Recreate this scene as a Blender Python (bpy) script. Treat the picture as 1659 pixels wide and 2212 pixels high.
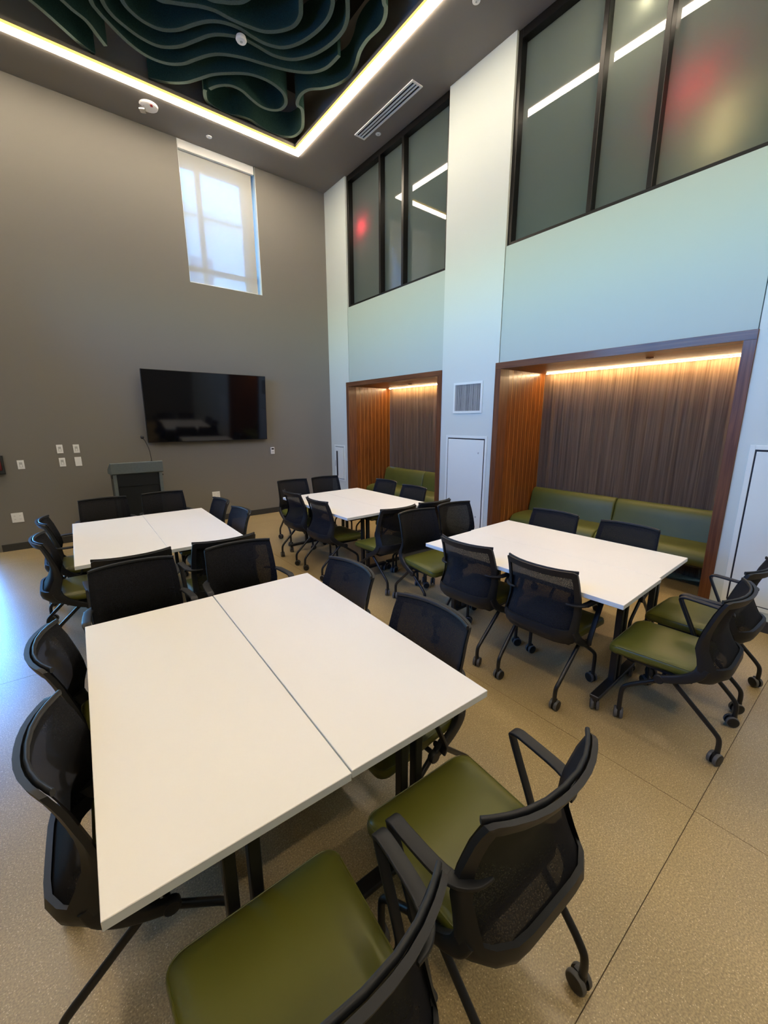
import bpy, bmesh, math, random
from mathutils import Vector, Matrix
random.seed(7)
for o in list(bpy.data.objects): bpy.data.objects.remove(o)
SC = bpy.context.scene
COL = SC.collection
PI = math.pi

# ------------------------------------------------------------------ camera
CAM_H = 1.743
F_PX, PITCH, ROLL, YAW = 879.05, math.radians(12.794), math.radians(-0.151), math.radians(38.169)
cam_d = bpy.data.cameras.new('camera')
cam_d.sensor_fit = 'HORIZONTAL'; cam_d.sensor_width = 36.0
cam_d.lens = F_PX / 1659.0 * 36.0
cam_d.clip_start = 0.02; cam_d.clip_end = 300
cam = bpy.data.objects.new('camera', cam_d); COL.objects.link(cam)
fw = Vector((math.sin(YAW)*math.cos(PITCH), math.cos(YAW)*math.cos(PITCH), -math.sin(PITCH)))
rt = Vector((math.cos(YAW), -math.sin(YAW), 0)); up = rt.cross(fw)
r2 = rt*math.cos(ROLL) + up*math.sin(ROLL); u2 = -rt*math.sin(ROLL) + up*math.cos(ROLL)
cam.matrix_world = Matrix(((r2.x, u2.x, -fw.x, 0), (r2.y, u2.y, -fw.y, 0), (r2.z, u2.z, -fw.z, CAM_H), (0, 0, 0, 1)))
SC.camera = cam

# ------------------------------------------------------------------ sky, exposure
world = bpy.data.worlds.new('sky'); SC.world = world; world.use_nodes = True
wn = world.node_tree.nodes; wl = world.node_tree.links
for n in list(wn): wn.remove(n)
wo = wn.new('ShaderNodeOutputWorld'); wb = wn.new('ShaderNodeBackground'); ws = wn.new('ShaderNodeTexSky')
ws.sky_type = 'NISHITA'; ws.sun_disc = False; ws.sun_elevation = math.radians(42); ws.sun_rotation = math.radians(150)
ws.air_density = 1.2; ws.dust_density = 0.4; ws.ozone_density = 1.4
wb.inputs['Strength'].default_value = 2.6
wt = wn.new('ShaderNodeMix'); wt.data_type = 'RGBA'; wt.blend_type = 'MULTIPLY'; wt.inputs['Factor'].default_value = 1.0; wt.inputs['B'].default_value = (0.34, 0.80, 1.5, 1)   # camera white balance set for warm lamps
wl.new(ws.outputs[0], wt.inputs['A']); wl.new(wt.outputs['Result'], wb.inputs[0]); wl.new(wb.outputs[0], wo.inputs[0])
vs = SC.view_settings
vs.view_transform = 'Standard'; vs.look = 'None'; vs.gamma = 1.0; vs.use_curve_mapping = False
vs.exposure = 1.1
SC.cycles.max_bounces = 10; SC.cycles.diffuse_bounces = 5; SC.cycles.glossy_bounces = 4
SC.cycles.transparent_max_bounces = 12; SC.cycles.sample_clamp_indirect = 6.0
SC.cycles.use_denoising = True
LED_STRENGTH = 24.0
LED_COLOR = (1.0, 0.83, 0.62)
ALCOVE_STRENGTH = 85.0

# room dimensions (metres)
XL, XR = -2.3, 4.404          # left (glazed) wall, right wall
YN, YB = -3.4, 7.348          # wall behind the camera, grey television wall
ZC = 5.754                    # soffit
ZD = 6.55                     # deck above the recess
GY0, GY1, GZ0, GZ1 = 0.6, 5.4, 3.1, 4.0    # unseen high window band, added to daylight the right wall
DX0, DX1, DZ1 = -1.90, -0.87, 2.25           # glass exit door in the television wall, left of the alarm pull

def portal(loc, rot, sx, sy):
    d = bpy.data.lights.new('window_portal', 'AREA'); d.shape = 'RECTANGLE'; d.size = sx; d.size_y = sy
    d.cycles.is_portal = True
    o = bpy.data.objects.new('window_portal', d); COL.objects.link(o); o.location = loc; o.rotation_euler = rot
    return o
portal((XL-0.02, (GY0+GY1)/2, (GZ0+GZ1)/2), (0, -PI/2, 0), GZ1-GZ0, GY1-GY0)
portal(((DX0+DX1)/2, YB+0.16, DZ1/2), (-PI/2, 0, 0), DX1-DX0, DZ1)
portal((2.53, YB+0.2, 4.80), (-PI/2, 0, 0), 1.16, 1.9)

# ------------------------------------------------------------------ materials
def new_mat(name):
    m = bpy.data.materials.new(name); m.use_nodes = True
    b = m.node_tree.nodes['Principled BSDF']
    return m, m.node_tree.nodes, m.node_tree.links, b
def simple(name, col, rough=0.5, spec=0.5, metal=0.0, noise=0.0, nscale=8.0, bump=0.0, bscale=200.0, coat=0.0):
    m, n, l, b = new_mat(name)
    b.inputs['Base Color'].default_value = (*col, 1); b.inputs['Roughness'].default_value = rough
    b.inputs['Specular IOR Level'].default_value = spec; b.inputs['Metallic'].default_value = metal
    if coat: b.inputs['Coat Weight'].default_value = coat; b.inputs['Coat Roughness'].default_value = 0.1
    g = n.new('ShaderNodeNewGeometry')
    if noise:
        t = n.new('ShaderNodeTexNoise'); t.inputs['Scale'].default_value = nscale; t.inputs['Detail'].default_value = 4
        l.new(g.outputs['Position'], t.inputs['Vector'])
        r = n.new('ShaderNodeValToRGB')
        r.color_ramp.elements[0].color = (*[c*(1-noise) for c in col], 1); r.color_ramp.elements[0].position = 0.3
        r.color_ramp.elements[1].color = (*[min(1, c*(1+noise)) for c in col], 1); r.color_ramp.elements[1].position = 0.7
        l.new(t.outputs['Fac'], r.inputs['Fac']); l.new(r.outputs['Color'], b.inputs['Base Color'])
    if bump:
        t2 = n.new('ShaderNodeTexNoise'); t2.inputs['Scale'].default_value = bscale; t2.inputs['Detail'].default_value = 2
        l.new(g.outputs['Position'], t2.inputs['Vector'])
        bp = n.new('ShaderNodeBump'); bp.inputs['Strength'].default_value = bump; bp.inputs['Distance'].default_value = 0.002
        l.new(t2.outputs['Fac'], bp.inputs['Height']); l.new(bp.outputs['Normal'], b.inputs['Normal'])
    return m
def emission(name, col, s):
    m = bpy.data.materials.new(name); m.use_nodes = True
    n = m.node_tree.nodes; n.clear()
    e = n.new('ShaderNodeEmission'); o = n.new('ShaderNodeOutputMaterial')
    e.inputs[0].default_value = (*col, 1); e.inputs[1].default_value = s
    m.node_tree.links.new(e.outputs[0], o.inputs[0]); return m
def wood(name, c0, c1, axis, rough=0.35, across=55.0, along=1.6, coat=0.0):
    """streaky veneer, grain running along the given axis"""
    m, n, l, b = new_mat(name)
    g = n.new('ShaderNodeNewGeometry'); mp = n.new('ShaderNodeMapping')
    sc = [across]*3; sc[axis] = along; mp.inputs['Scale'].default_value = sc
    l.new(g.outputs['Position'], mp.inputs['Vector'])
    t = n.new('ShaderNodeTexNoise'); t.inputs['Scale'].default_value = 1.0; t.inputs['Detail'].default_value = 5; t.inputs['Distortion'].default_value = 0.5
    l.new(mp.outputs[0], t.inputs['Vector'])
    r = n.new('ShaderNodeValToRGB')
    r.color_ramp.elements[0].position = 0.32; r.color_ramp.elements[0].color = (*c0, 1)
    r.color_ramp.elements[1].position = 0.68; r.color_ramp.elements[1].color = (*c1, 1)
    l.new(t.outputs['Fac'], r.inputs['Fac']); l.new(r.outputs['Color'], b.inputs['Base Color'])
    b.inputs['Roughness'].default_value = rough; b.inputs['Specular IOR Level'].default_value = 0.3
    if coat: b.inputs['Coat Weight'].default_value = coat; b.inputs['Coat Roughness'].default_value = 0.15
    return m

M = {}
M['grey_wall'] = simple('grey_wall_paint', (0.188, 0.181, 0.162), 0.75, 0.3, bump=0.12, bscale=260)
M['soffit'] = simple('soffit_paint', (0.235, 0.215, 0.195), 0.7, 0.3, bump=0.08, bscale=260)
M['deck'] = simple('deck_dark', (0.018, 0.016, 0.014), 0.9, 0.2)
M['white_wall'] = simple('white_wall_paint', (0.565, 0.625, 0.585), 0.55, 0.4, bump=0.06, bscale=260)
M['panel'] = simple('pale_green_panel', (0.425, 0.495, 0.45), 0.6, 0.35)
M['reveal'] = simple('reveal_dark', (0.16, 0.19, 0.19), 0.7)
M['white_metal'] = simple('white_enamel', (0.71, 0.765, 0.725), 0.3, 0.5)
M['plate'] = simple('white_plastic', (0.78, 0.8, 0.8), 0.35)
M['cap'] = simple('bright_white_plastic', (0.92, 0.92, 0.90), 0.4)
M['plate_dim'] = simple('pale_grey_plastic', (0.45, 0.47, 0.47), 0.4)
M['baseboard'] = simple('rubber_base', (0.03, 0.032, 0.033), 0.5)
M['black_frame'] = simple('black_aluminium', (0.006, 0.006, 0.006), 0.3, 0.3)
M['walnut'] = wood('walnut_trim', (0.085, 0.030, 0.012), (0.17, 0.066, 0.026), 2, 0.45, 40, 2.0, 0.1)
M['plank_h'] = wood('walnut_ceiling', (0.14, 0.042, 0.007), (0.32, 0.11, 0.02), 1, 0.5, 40, 2.0)  # lighter and oranger than the trim, LED glow put into the colour
M['walnut_h'] = wood('walnut_trim_horizontal', (0.085, 0.030, 0.012), (0.17, 0.066, 0.026), 1, 0.45, 40, 2.0, 0.1)
M['plank'] = wood('walnut_plank', (0.085, 0.024, 0.004), (0.22, 0.072, 0.012), 2, 0.35, 60, 3.0, 0.25)
M['plank_edge'] = simple('plank_pale_edge', (0.55, 0.27, 0.075), 0.45)
M['fluted'] = wood('streaked_walnut_panel', (0.18, 0.110, 0.064), (0.36, 0.232, 0.140), 2, 0.75, 60, 0.8)
M['vinyl'] = simple('olive_vinyl', (0.100, 0.102, 0.013), 0.40, 0.5, noise=0.06, nscale=6, bump=0.05, bscale=500)
M['bench_vinyl'] = simple('bench_olive_vinyl', (0.085, 0.094, 0.013), 0.5, 0.5, noise=0.06, nscale=6)
M['chair_plastic'] = simple('charcoal_plastic', (0.010, 0.0115, 0.0135), 0.5, 0.4)
M['chair_tube'] = simple('black_tube', (0.008, 0.009, 0.010), 0.38, 0.45)
M['tread'] = simple('grey_tread', (0.085, 0.085, 0.083), 0.5)
M['laminate'] = simple('white_laminate', (0.84, 0.82, 0.765), 0.42, 0.4, noise=0.012, nscale=2)
M['edge_band'] = simple('edge_band', (0.66, 0.715, 0.73), 0.4)
M['black_steel'] = simple('black_steel', (0.009, 0.009, 0.009), 0.4)
M['felt'] = simple('dark_green_felt', (0.024, 0.058, 0.050), 0.95, 0.1, noise=0.25, nscale=120)
M['felt_edge'] = simple('dark_green_felt_edge', (0.075, 0.108, 0.094), 0.95, 0.1, noise=0.2, nscale=120)
M['screen'] = simple('tv_screen', (0.003, 0.003, 0.004), 0.06, 0.5)
M['bezel'] = simple('tv_bezel', (0.006, 0.006, 0.007), 0.35)
M['lectern_grey'] = simple('lectern_grey_green', (0.10, 0.125, 0.125), 0.5, noise=0.08, nscale=40)
M['lectern_dark'] = simple('lectern_dark', (0.010, 0.013, 0.016), 0.4)
M['red'] = simple('alarm_red', (0.55, 0.03, 0.03), 0.4)
M['dark_slot'] = simple('dark_slot', (0.01, 0.01, 0.012), 0.6)
M['chrome'] = simple('chrome', (0.6, 0.6, 0.62), 0.18, metal=1.0)
M['led'] = emission('led_white', LED_COLOR, LED_STRENGTH)
M['recess_glow'] = emission('recess_glow', (1.0, 0.62, 0.10), LED_STRENGTH*0.06)  # stands in for LED light falling on the recess wall
M['alcove_led'] = emission('alcove_led_warm', (1.0, 0.72, 0.40), ALCOVE_STRENGTH)
M['joint'] = simple('floor_joint', (0.13, 0.085, 0.045), 0.8)
M['concrete_out'] = simple('plaza_concrete', (0.34, 0.34, 0.33), 0.9)
M['facade'] = simple('pale_facade', (0.55, 0.53, 0.50), 0.9)
M['facade_glass'] = simple('facade_window', (0.10, 0.13, 0.16), 0.15)
M['corridor'] = simple('corridor_paint', (0.42, 0.50, 0.48), 0.8)

def floor_mat():
    m, n, l, b = new_mat('polished_concrete')
    g = n.new('ShaderNodeNewGeometry')
    big = n.new('ShaderNodeTexNoise'); big.inputs['Scale'].default_value = 0.9; big.inputs['Detail'].default_value = 5
    fine = n.new('ShaderNodeTexNoise'); fine.inputs['Scale'].default_value = 170; fine.inputs['Detail'].default_value = 3
    vor = n.new('ShaderNodeTexVoronoi'); vor.inputs['Scale'].default_value = 105
    for t in (big, fine, vor): l.new(g.outputs['Position'], t.inputs['Vector'])
    r1 = n.new('ShaderNodeValToRGB')
    r1.color_ramp.elements[0].position = 0.3; r1.color_ramp.elements[0].color = (0.345, 0.262, 0.128, 1)
    r1.color_ramp.elements[1].position = 0.72; r1.color_ramp.elements[1].color = (0.485, 0.375, 0.195, 1)
    l.new(big.outputs['Fac'], r1.inputs['Fac'])
    r2 = n.new('ShaderNodeValToRGB')
    r2.color_ramp.elements[0].position = 0.36; r2.color_ramp.elements[0].color = (0.62, 0.60, 0.56, 1)
    r2.color_ramp.elements[1].position = 0.66; r2.color_ramp.elements[1].color = (1.22, 1.2, 1.15, 1)
    l.new(fine.outputs['Fac'], r2.inputs['Fac'])
    mx = n.new('ShaderNodeMix'); mx.data_type = 'RGBA'; mx.blend_type = 'MULTIPLY'; mx.inputs['Factor'].default_value = 0.85
    l.new(r1.outputs['Color'], mx.inputs['A']); l.new(r2.outputs['Color'], mx.inputs['B'])
    r3 = n.new('ShaderNodeValToRGB')
    r3.color_ramp.elements[0].position = 0.10; r3.color_ramp.elements[0].color = (1, 1, 1, 1)
    r3.color_ramp.elements[1].position = 0.22; r3.color_ramp.elements[1].color = (0, 0, 0, 1)
    l.new(vor.outputs['Distance'], r3.inputs['Fac'])
    m2 = n.new('ShaderNodeMix'); m2.data_type = 'RGBA'
    l.new(r3.outputs['Color'], m2.inputs['Factor']); l.new(mx.outputs['Result'], m2.inputs['A'])
    m2.inputs['B'].default_value = (0.74, 0.62, 0.38, 1)
    l.new(m2.outputs['Result'], b.inputs['Base Color'])
    b.inputs['Roughness'].default_value = 0.34; b.inputs['Specular IOR Level'].default_value = 0.75
    return m
M['floor'] = floor_mat()

def mesh_fabric():
    m = bpy.data.materials.new('black_mesh_fabric'); m.use_nodes = True
    n = m.node_tree.nodes; l = m.node_tree.links; n.clear()
    o = n.new('ShaderNodeOutputMaterial'); d = n.new('ShaderNodeBsdfPrincipled'); t = n.new('ShaderNodeBsdfTransparent'); mx = n.new('ShaderNodeMixShader')
    d.inputs['Base Color'].default_value = (0.0065, 0.007, 0.0095, 1); d.inputs['Roughness'].default_value = 0.85; d.inputs['Specular IOR Level'].default_value = 0.25
    d.inputs['Sheen Weight'].default_value = 0.0
    g = n.new('ShaderNodeTexCoord'); ns = n.new('ShaderNodeTexNoise'); ns.inputs['Scale'].default_value = 260; ns.inputs['Detail'].default_value = 1
    l.new(g.outputs['Object'], ns.inputs['Vector'])
    mr = n.new('ShaderNodeMapRange'); mr.inputs['From Min'].default_value = 0.35; mr.inputs['From Max'].default_value = 0.65
    mr.inputs['To Min'].default_value = 0.92; mr.inputs['To Max'].default_value = 0.975
    l.new(ns.outputs['Fac'], mr.inputs['Value']); l.new(mr.outputs[0], mx.inputs[0])
    l.new(t.outputs[0], mx.inputs[1]); l.new(d.outputs[0], mx.inputs[2]); l.new(mx.outputs[0], o.inputs[0])
    return m
M['mesh'] = mesh_fabric()

def clear_glass(name, tint=(0.92, 0.97, 0.97)):
    m = bpy.data.materials.new(name); m.use_nodes = True
    n = m.node_tree.nodes; l = m.node_tree.links; n.clear()
    o = n.new('ShaderNodeOutputMaterial'); t = n.new('ShaderNodeBsdfTransparent'); gl = n.new('ShaderNodeBsdfGlossy'); mx = n.new('ShaderNodeMixShader')
    fr = n.new('ShaderNodeFresnel'); fr.inputs[0].default_value = 1.45
    t.inputs[0].default_value = (*tint, 1); gl.inputs['Roughness'].default_value = 0.0
    l.new(fr.outputs[0], mx.inputs[0]); l.new(t.outputs[0], mx.inputs[1]); l.new(gl.outputs[0], mx.inputs[2]); l.new(mx.outputs[0], o.inputs[0])
    return m
M['glass'] = clear_glass('window_glass')
def frosted():
    m = bpy.data.materials.new('frosted_glass'); m.use_nodes = True
    n = m.node_tree.nodes; l = m.node_tree.links; n.clear()
    o = n.new('ShaderNodeOutputMaterial'); d = n.new('ShaderNodeBsdfDiffuse'); t = n.new('ShaderNodeBsdfTranslucent'); gl = n.new('ShaderNodeBsdfGlossy')
    m1 = n.new('ShaderNodeMixShader'); m2 = n.new('ShaderNodeMixShader'); fr = n.new('ShaderNodeFresnel'); fr.inputs[0].default_value = 1.85
    d.inputs[0].default_value = (0.13, 0.175, 0.17, 1); t.inputs[0].default_value = (0.62, 0.67, 0.63, 1); gl.inputs['Roughness'].default_value = 0.015
    m1.inputs[0].default_value = 0.6
    l.new(d.outputs[0], m1.inputs[1]); l.new(t.outputs[0], m1.inputs[2])
    l.new(fr.outputs[0], m2.inputs[0]); l.new(m1.outputs[0], m2.inputs[1]); l.new(gl.outputs[0], m2.inputs[2]); l.new(m2.outputs[0], o.inputs[0])
    return m
M['frosted'] = frosted()
def shade_fabric():
    m = bpy.data.materials.new('solar_shade_fabric'); m.use_nodes = True
    n = m.node_tree.nodes; l = m.node_tree.links; n.clear()
    o = n.new('ShaderNodeOutputMaterial'); d = n.new('ShaderNodeBsdfDiffuse'); t = n.new('ShaderNodeBsdfTranslucent'); tp = n.new('ShaderNodeBsdfTransparent')
    m1 = n.new('ShaderNodeMixShader'); m2 = n.new('ShaderNodeMixShader')
    d.inputs[0].default_value = (0.50, 0.51, 0.48, 1); t.inputs[0].default_value = (0.60, 0.58, 0.50, 1)
    m1.inputs[0].default_value = 0.06; m2.inputs[0].default_value = 0.21
    l.new(d.outputs[0], m1.inputs[1]); l.new(t.outputs[0], m1.inputs[2])
    l.new(m1.outputs[0], m2.inputs[1]); l.new(tp.outputs[0], m2.inputs[2]); l.new(m2.outputs[0], o.inputs[0])
    return m
M['shade'] = shade_fabric()

# ------------------------------------------------------------------ mesh helpers
def box(bm, x0, x1, y0, y1, z0, z1, mi=0, M4=None):
    vs_ = [bm.verts.new((x, y, z)) for x in (x0, x1) for y in (y0, y1) for z in (z0, z1)]
    if M4:
        for v in vs_: v.co = M4 @ v.co
    for f in ((0, 1, 3, 2), (4, 6, 7, 5), (0, 4, 5, 1), (2, 3, 7, 6), (0, 2, 6, 4), (1, 5, 7, 3)):
        bm.faces.new([vs_[i] for i in f]).material_index = mi
    return vs_
def bev(bm, w, seg=2):
    bmesh.ops.bevel(bm, geom=[e for e in bm.edges], offset=w, segments=seg, affect='EDGES', profile=0.6, clamp_overlap=True)
def sweep(bm, pts, sec, ref=(1, 0, 0), mi=0, close=True):
    """sweep a section along a path; sec(i) -> list of (a, b) along (ref, tangent x ref)"""
    P = [Vector(p) for p in pts]; rings = []
    ref = Vector(ref)
    for i, p in enumerate(P):
        t = (P[min(i+1, len(P)-1)] - P[max(i-1, 0)]).normalized()
        a = (ref - t*ref.dot(t)).normalized(); b = t.cross(a)
        rings.append([bm.verts.new(p + a*u + b*v) for u, v in sec(i)])
    n = len(rings[0])
    for i in range(len(rings)-1):
        for k in range(n):
            bm.faces.new((rings[i][k], rings[i][(k+1) % n], rings[i+1][(k+1) % n], rings[i+1][k])).material_index = mi
    if close:
        bm.faces.new(rings[0][::-1]).material_index = mi; bm.faces.new(rings[-1]).material_index = mi
def circ(r, n=10): return lambda i: [(r*math.cos(2*PI*k/n), r*math.sin(2*PI*k/n)) for k in range(n)]
def rrect(w, h, r, n=3):
    out = []
    for cx, cy, a0 in ((w/2-r, h/2-r, 0), (-w/2+r, h/2-r, 90), (-w/2+r, -h/2+r, 180), (w/2-r, -h/2+r, 270)):
        for k in range(n):
            a = math.radians(a0 + 90*k/(n-1)); out.append((cx+r*math.cos(a), cy+r*math.sin(a)))
    return out
def smooth_path(pts, per=6):
    """Catmull-Rom"""
    P = [Vector(p) for p in pts]; out = []
    for i in range(len(P)-1):
        p0 = P[max(i-1, 0)]; p1 = P[i]; p2 = P[i+1]; p3 = P[min(i+2, len(P)-1)]
        for k in range(per):
            t = k/per
            out.append(0.5*((2*p1) + (p2-p0)*t + (2*p0-5*p1+4*p2-p3)*t*t + (3*p1-p0-3*p2+p3)*t**3))
    out.append(P[-1]); return out
def lathe(bm, prof, axis='Z', n=20, mis=None, off=(0, 0, 0)):
    """prof: list of (h, r)"""
    rings = []
    off = Vector(off)
    for h, r in prof:
        ring = []
        for k in range(n):
            a = 2*PI*k/n; c, s = r*math.cos(a), r*math.sin(a)
            ring.append(bm.verts.new(off + (Vector((c, s, h)) if axis == 'Z' else Vector((h, c, s)) if axis == 'X' else Vector((s, h, c)))))
        rings.append(ring)
    for i in range(len(rings)-1):
        for k in range(n):
            f = bm.faces.new((rings[i][k], rings[i][(k+1) % n], rings[i+1][(k+1) % n], rings[i+1][k]))
            if mis: f.material_index = mis[i]
    a = bm.faces.new(rings[0][::-1]); b = bm.faces.new(rings[-1])
    if mis: a.material_index = mis[0]; b.material_index = mis[-1]
def to_mesh(name, bm, mats, smooth=False, ang=35):
    bmesh.ops.recalc_face_normals(bm, faces=bm.faces)
    me = bpy.data.meshes.new(name); bm.to_mesh(me); bm.free()
    for m in (mats if isinstance(mats, (list, tuple)) else [mats]): me.materials.append(M[m] if isinstance(m, str) else m)
    if smooth:
        for p in me.polygons: p.use_smooth = True
        me.set_sharp_from_angle(angle=math.radians(ang))
    return me
def link(name, me, parent=None, loc=(0, 0, 0), rot=(0, 0, 0)):
    o = bpy.data.objects.new(name, me); COL.objects.link(o); o.location = loc; o.rotation_euler = rot
    if parent is not None: o.parent = parent
    return o
def obj(name, bm, mats, parent=None, smooth=False, loc=(0, 0, 0), rot=(0, 0, 0), ang=35):
    return link(name, to_mesh(name, bm, mats, smooth, ang), parent, loc, rot)
def tag(o, label, cat, group=None, kind=None):
    o['label'] = label; o['category'] = cat
    if group: o['group'] = group
    if kind: o['kind'] = kind
    return o
def thing(name, label, cat, loc=(0, 0, 0), rotz=0, group=None, kind=None):
    o = link(name, None, None, loc, (0, 0, rotz)); return tag(o, label, cat, group, kind)
def struct(o): o['kind'] = 'structure'; return o
def boxes(name, bl, mat, parent=None, bevel=0.0):
    bm = bmesh.new()
    for b in bl: box(bm, *b)
    if bevel: bev(bm, bevel, 1)
    return obj(name, bm, mat, parent)

# ------------------------------------------------------------------ the room
# floor: slabs between saw-cut joints, joint bed underneath
AX1 = 5.60
fl = struct(boxes('floor', [(XL-0.2, AX1, YN-0.2, YB+0.3, -0.25, -0.006)], 'joint'))
jx = [XL-0.2, -1.16, 2.04, AX1]; jy = [YN-0.2, -2.89, 0.312, 3.515, 6.72, YB+0.3]
for i in range(len(jx)-1):
    for j in range(len(jy)-1):
        g = 0.0015
        boxes('floor_slab', [(jx[i]+g, jx[i+1]-g, jy[j]+g, jy[j+1]-g, -0.05, 0.0)], 'floor', fl)

# grey television wall with its window opening
WX0, WX1, WZ0, WZ1 = 1.948, 3.112, 3.843, ZC
struct(boxes('wall_back', [(XL-0.2, DX0, YB, YB+0.28, 0, ZD), (DX0, DX1, YB, YB+0.28, DZ1, ZD), (DX1, WX0, YB, YB+0.28, 0, ZD), (WX1, AX1, YB, YB+0.28, 0, ZD), (WX0, WX1, YB, YB+0.28, 0, WZ0), (WX0, WX1, YB, YB+0.28, WZ1, ZD)], 'grey_wall'))
struct(boxes('wall_near', [(XL-0.2, AX1, YN-0.2, YN, 0, ZD)], 'grey_wall'))
struct(boxes('wall_left', [(XL-0.2, XL, YN, GY0, 0, ZD), (XL-0.2, XL, GY1, YB, 0, ZD), (XL-0.2, XL, GY0, GY1, 0, GZ0), (XL-0.2, XL, GY0, GY1, GZ1, ZD)], 'grey_wall'))

# right wall: white columns, pieces around the two alcoves and the two upper windows
OP = [(0.868, 3.300), (4.250, 6.655)]      # upper windows and panels (y)
AL = [(0.865, 3.335), (4.255, 6.735)]      # alcove trim outside (y)
ZW, ZP = 3.712, 2.424                      # window sill, alcove trim top
TH = 0.16
struct(boxes('wall_right', [
    (XR, XR+TH, YN, AL[0][0], 0, ZC), (XR, XR+TH, AL[0][1], AL[1][0], 0, ZC), (XR, XR+TH, AL[1][1], YB, 0, ZC),
    (XR, XR+TH, AL[0][0], OP[0][0], ZP, ZC), (XR, XR+TH, OP[0][1], AL[0][1], ZP, ZC),
    (XR, XR+TH, OP[1][1], AL[1][1], ZP, ZC)], 'white_wall'))
for k, (a, b) in enumerate(OP):
    w = struct(boxes('wall_panel_%s' % ('near', 'far')[k], [(XR+0.02, XR+TH, a, b, ZP-0.02, ZW)], 'reveal'))
    bm = bmesh.new(); box(bm, XR+0.006, XR+0.03, a+0.008, b-0.008, ZP+0.001, ZW-0.004); bev(bm, 0.0015, 1)
    obj('panel', bm, 'panel', w)

# soffit ring and recess
RX0, RX1, RY0, RY1 = -1.43, 3.54, -2.5, 6.64     # outer edge of the light ring
LW = 0.098
IX0, IX1, IY0, IY1 = RX0+LW, RX1-LW, RY0+LW, RY1-LW
for cb in ((XL-0.2, RX0, YN-0.2, YB+0.28), (RX1, AX1, YN-0.2, YB+0.28), (RX0, RX1, RY1, YB+0.28), (RX0, RX1, YN-0.2, RY0)):
    struct(boxes('ceiling', [(*cb, ZC, ZC+0.10)], 'soffit'))
struct(boxes('ceiling_recess_sides', [(RX0-0.05, RX0, RY0, RY1, ZC+0.1, ZD), (RX1, RX1+0.05, RY0, RY1, ZC+0.1, ZD),
                                      (RX0, RX1, RY1, RY1+0.05, ZC+0.1, ZD), (RX0, RX1, RY0-0.05, RY0, ZC+0.1, ZD)], 'soffit'))
struct(boxes('ceiling_deck', [(XL-0.2, AX1, YN-0.2, YB+0.28, ZD, ZD+0.1)], 'deck'))
for n_, sgn, label in (('x', (RX0, RX1, RY1-LW, RY1), 'glowing white linear light in the ceiling along the grey television wall'),
                       ('y', (RX1-LW, RX1, RY0+LW, RY1-LW), 'glowing white linear light in the ceiling along the white alcove wall'),
                       ('x2', (RX0, RX1, RY0, RY0+LW), 'glowing linear light in the ceiling behind the viewer'),
                       ('y2', (RX0, RX0+LW, RY0+LW, RY1-LW), 'glowing linear light in the ceiling along the glazed wall')):
    x0, x1, y0, y1 = sgn
    t = thing('linear_light', label, 'light', ((x0+x1)/2, (y0+y1)/2, ZC))
    bm = bmesh.new(); box(bm, x0-t.location.x, x1-t.location.x, y0-t.location.y, y1-t.location.y, -0.016, 0.012)
    obj('diffuser', bm, 'led', t)
    bm = bmesh.new(); box(bm, x0-t.location.x+0.001, x1-t.location.x-0.001, y0-t.location.y+0.001, y1-t.location.y-0.001, 0.0125, 0.075)
    bm2 = obj('housing', bm, ['soffit'], t)
    # amber glowing strip in place of LED light on the recess wall
    bm = bmesh.new()
    if n_[0] == 'x':
        yy = (y0 if n_ == 'x' else y1) - t.location.y; s = -1 if n_ == 'x' else 1
        box(bm, IX0-t.location.x, IX1-t.location.x, min(yy, yy+s*0.004), max(yy, yy+s*0.004), 0.002, 0.030)
    else:
        xx = (x0 if n_ == 'y' else x1) - t.location.x; s = -1 if n_ == 'y' else 1
        box(bm, min(xx, xx+s*0.004), max(xx, xx+s*0.004), IY0-t.location.y, IY1-t.location.y, 0.002, 0.030)
    obj('glow_strip', bm, 'recess_glow', t)

# baseboards
struct(boxes('baseboard_back', [(XL, DX0-0.06, YB-0.012, YB, 0, 0.10), (DX1+0.06, XR, YB-0.012, YB, 0, 0.10)], 'baseboard', None, 0.003))
struct(boxes('baseboard_right', [(XR-0.012, XR, a, b, 0, 0.10) for a, b in ((YN, AL[0][0]-0.005), (AL[0][1]+0.005, AL[1][0]-0.005), (AL[1][1]+0.005, YB-0.012))], 'baseboard', None, 0.003))

# unseen left glazing, added high up to send daylight onto the right wall
w = link('window_1', None); struct(w)
fb = 0.06; bl = [(XL-0.13, XL-0.05, GY0, GY1, GZ0, GZ0+fb), (XL-0.13, XL-0.05, GY0, GY1, GZ1-fb, GZ1)]
ny = 4; cell = (GY1-GY0)/ny
for k in range(ny+1):
    yc = GY0 + k*cell; bl.append((XL-0.13, XL-0.05, max(GY0, yc-0.03), min(GY1, yc+0.03), GZ0, GZ1))
boxes('window_frame', bl, 'black_frame', w)
pane = None
for k in range(ny):
    for z0, z1 in ((GZ0+fb, GZ1-fb),):
        boxes('pane', [(XL-0.094, XL-0.086, GY0+k*cell+0.03, GY0+(k+1)*cell-0.03, z0, z1)], 'glass', w)

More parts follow.
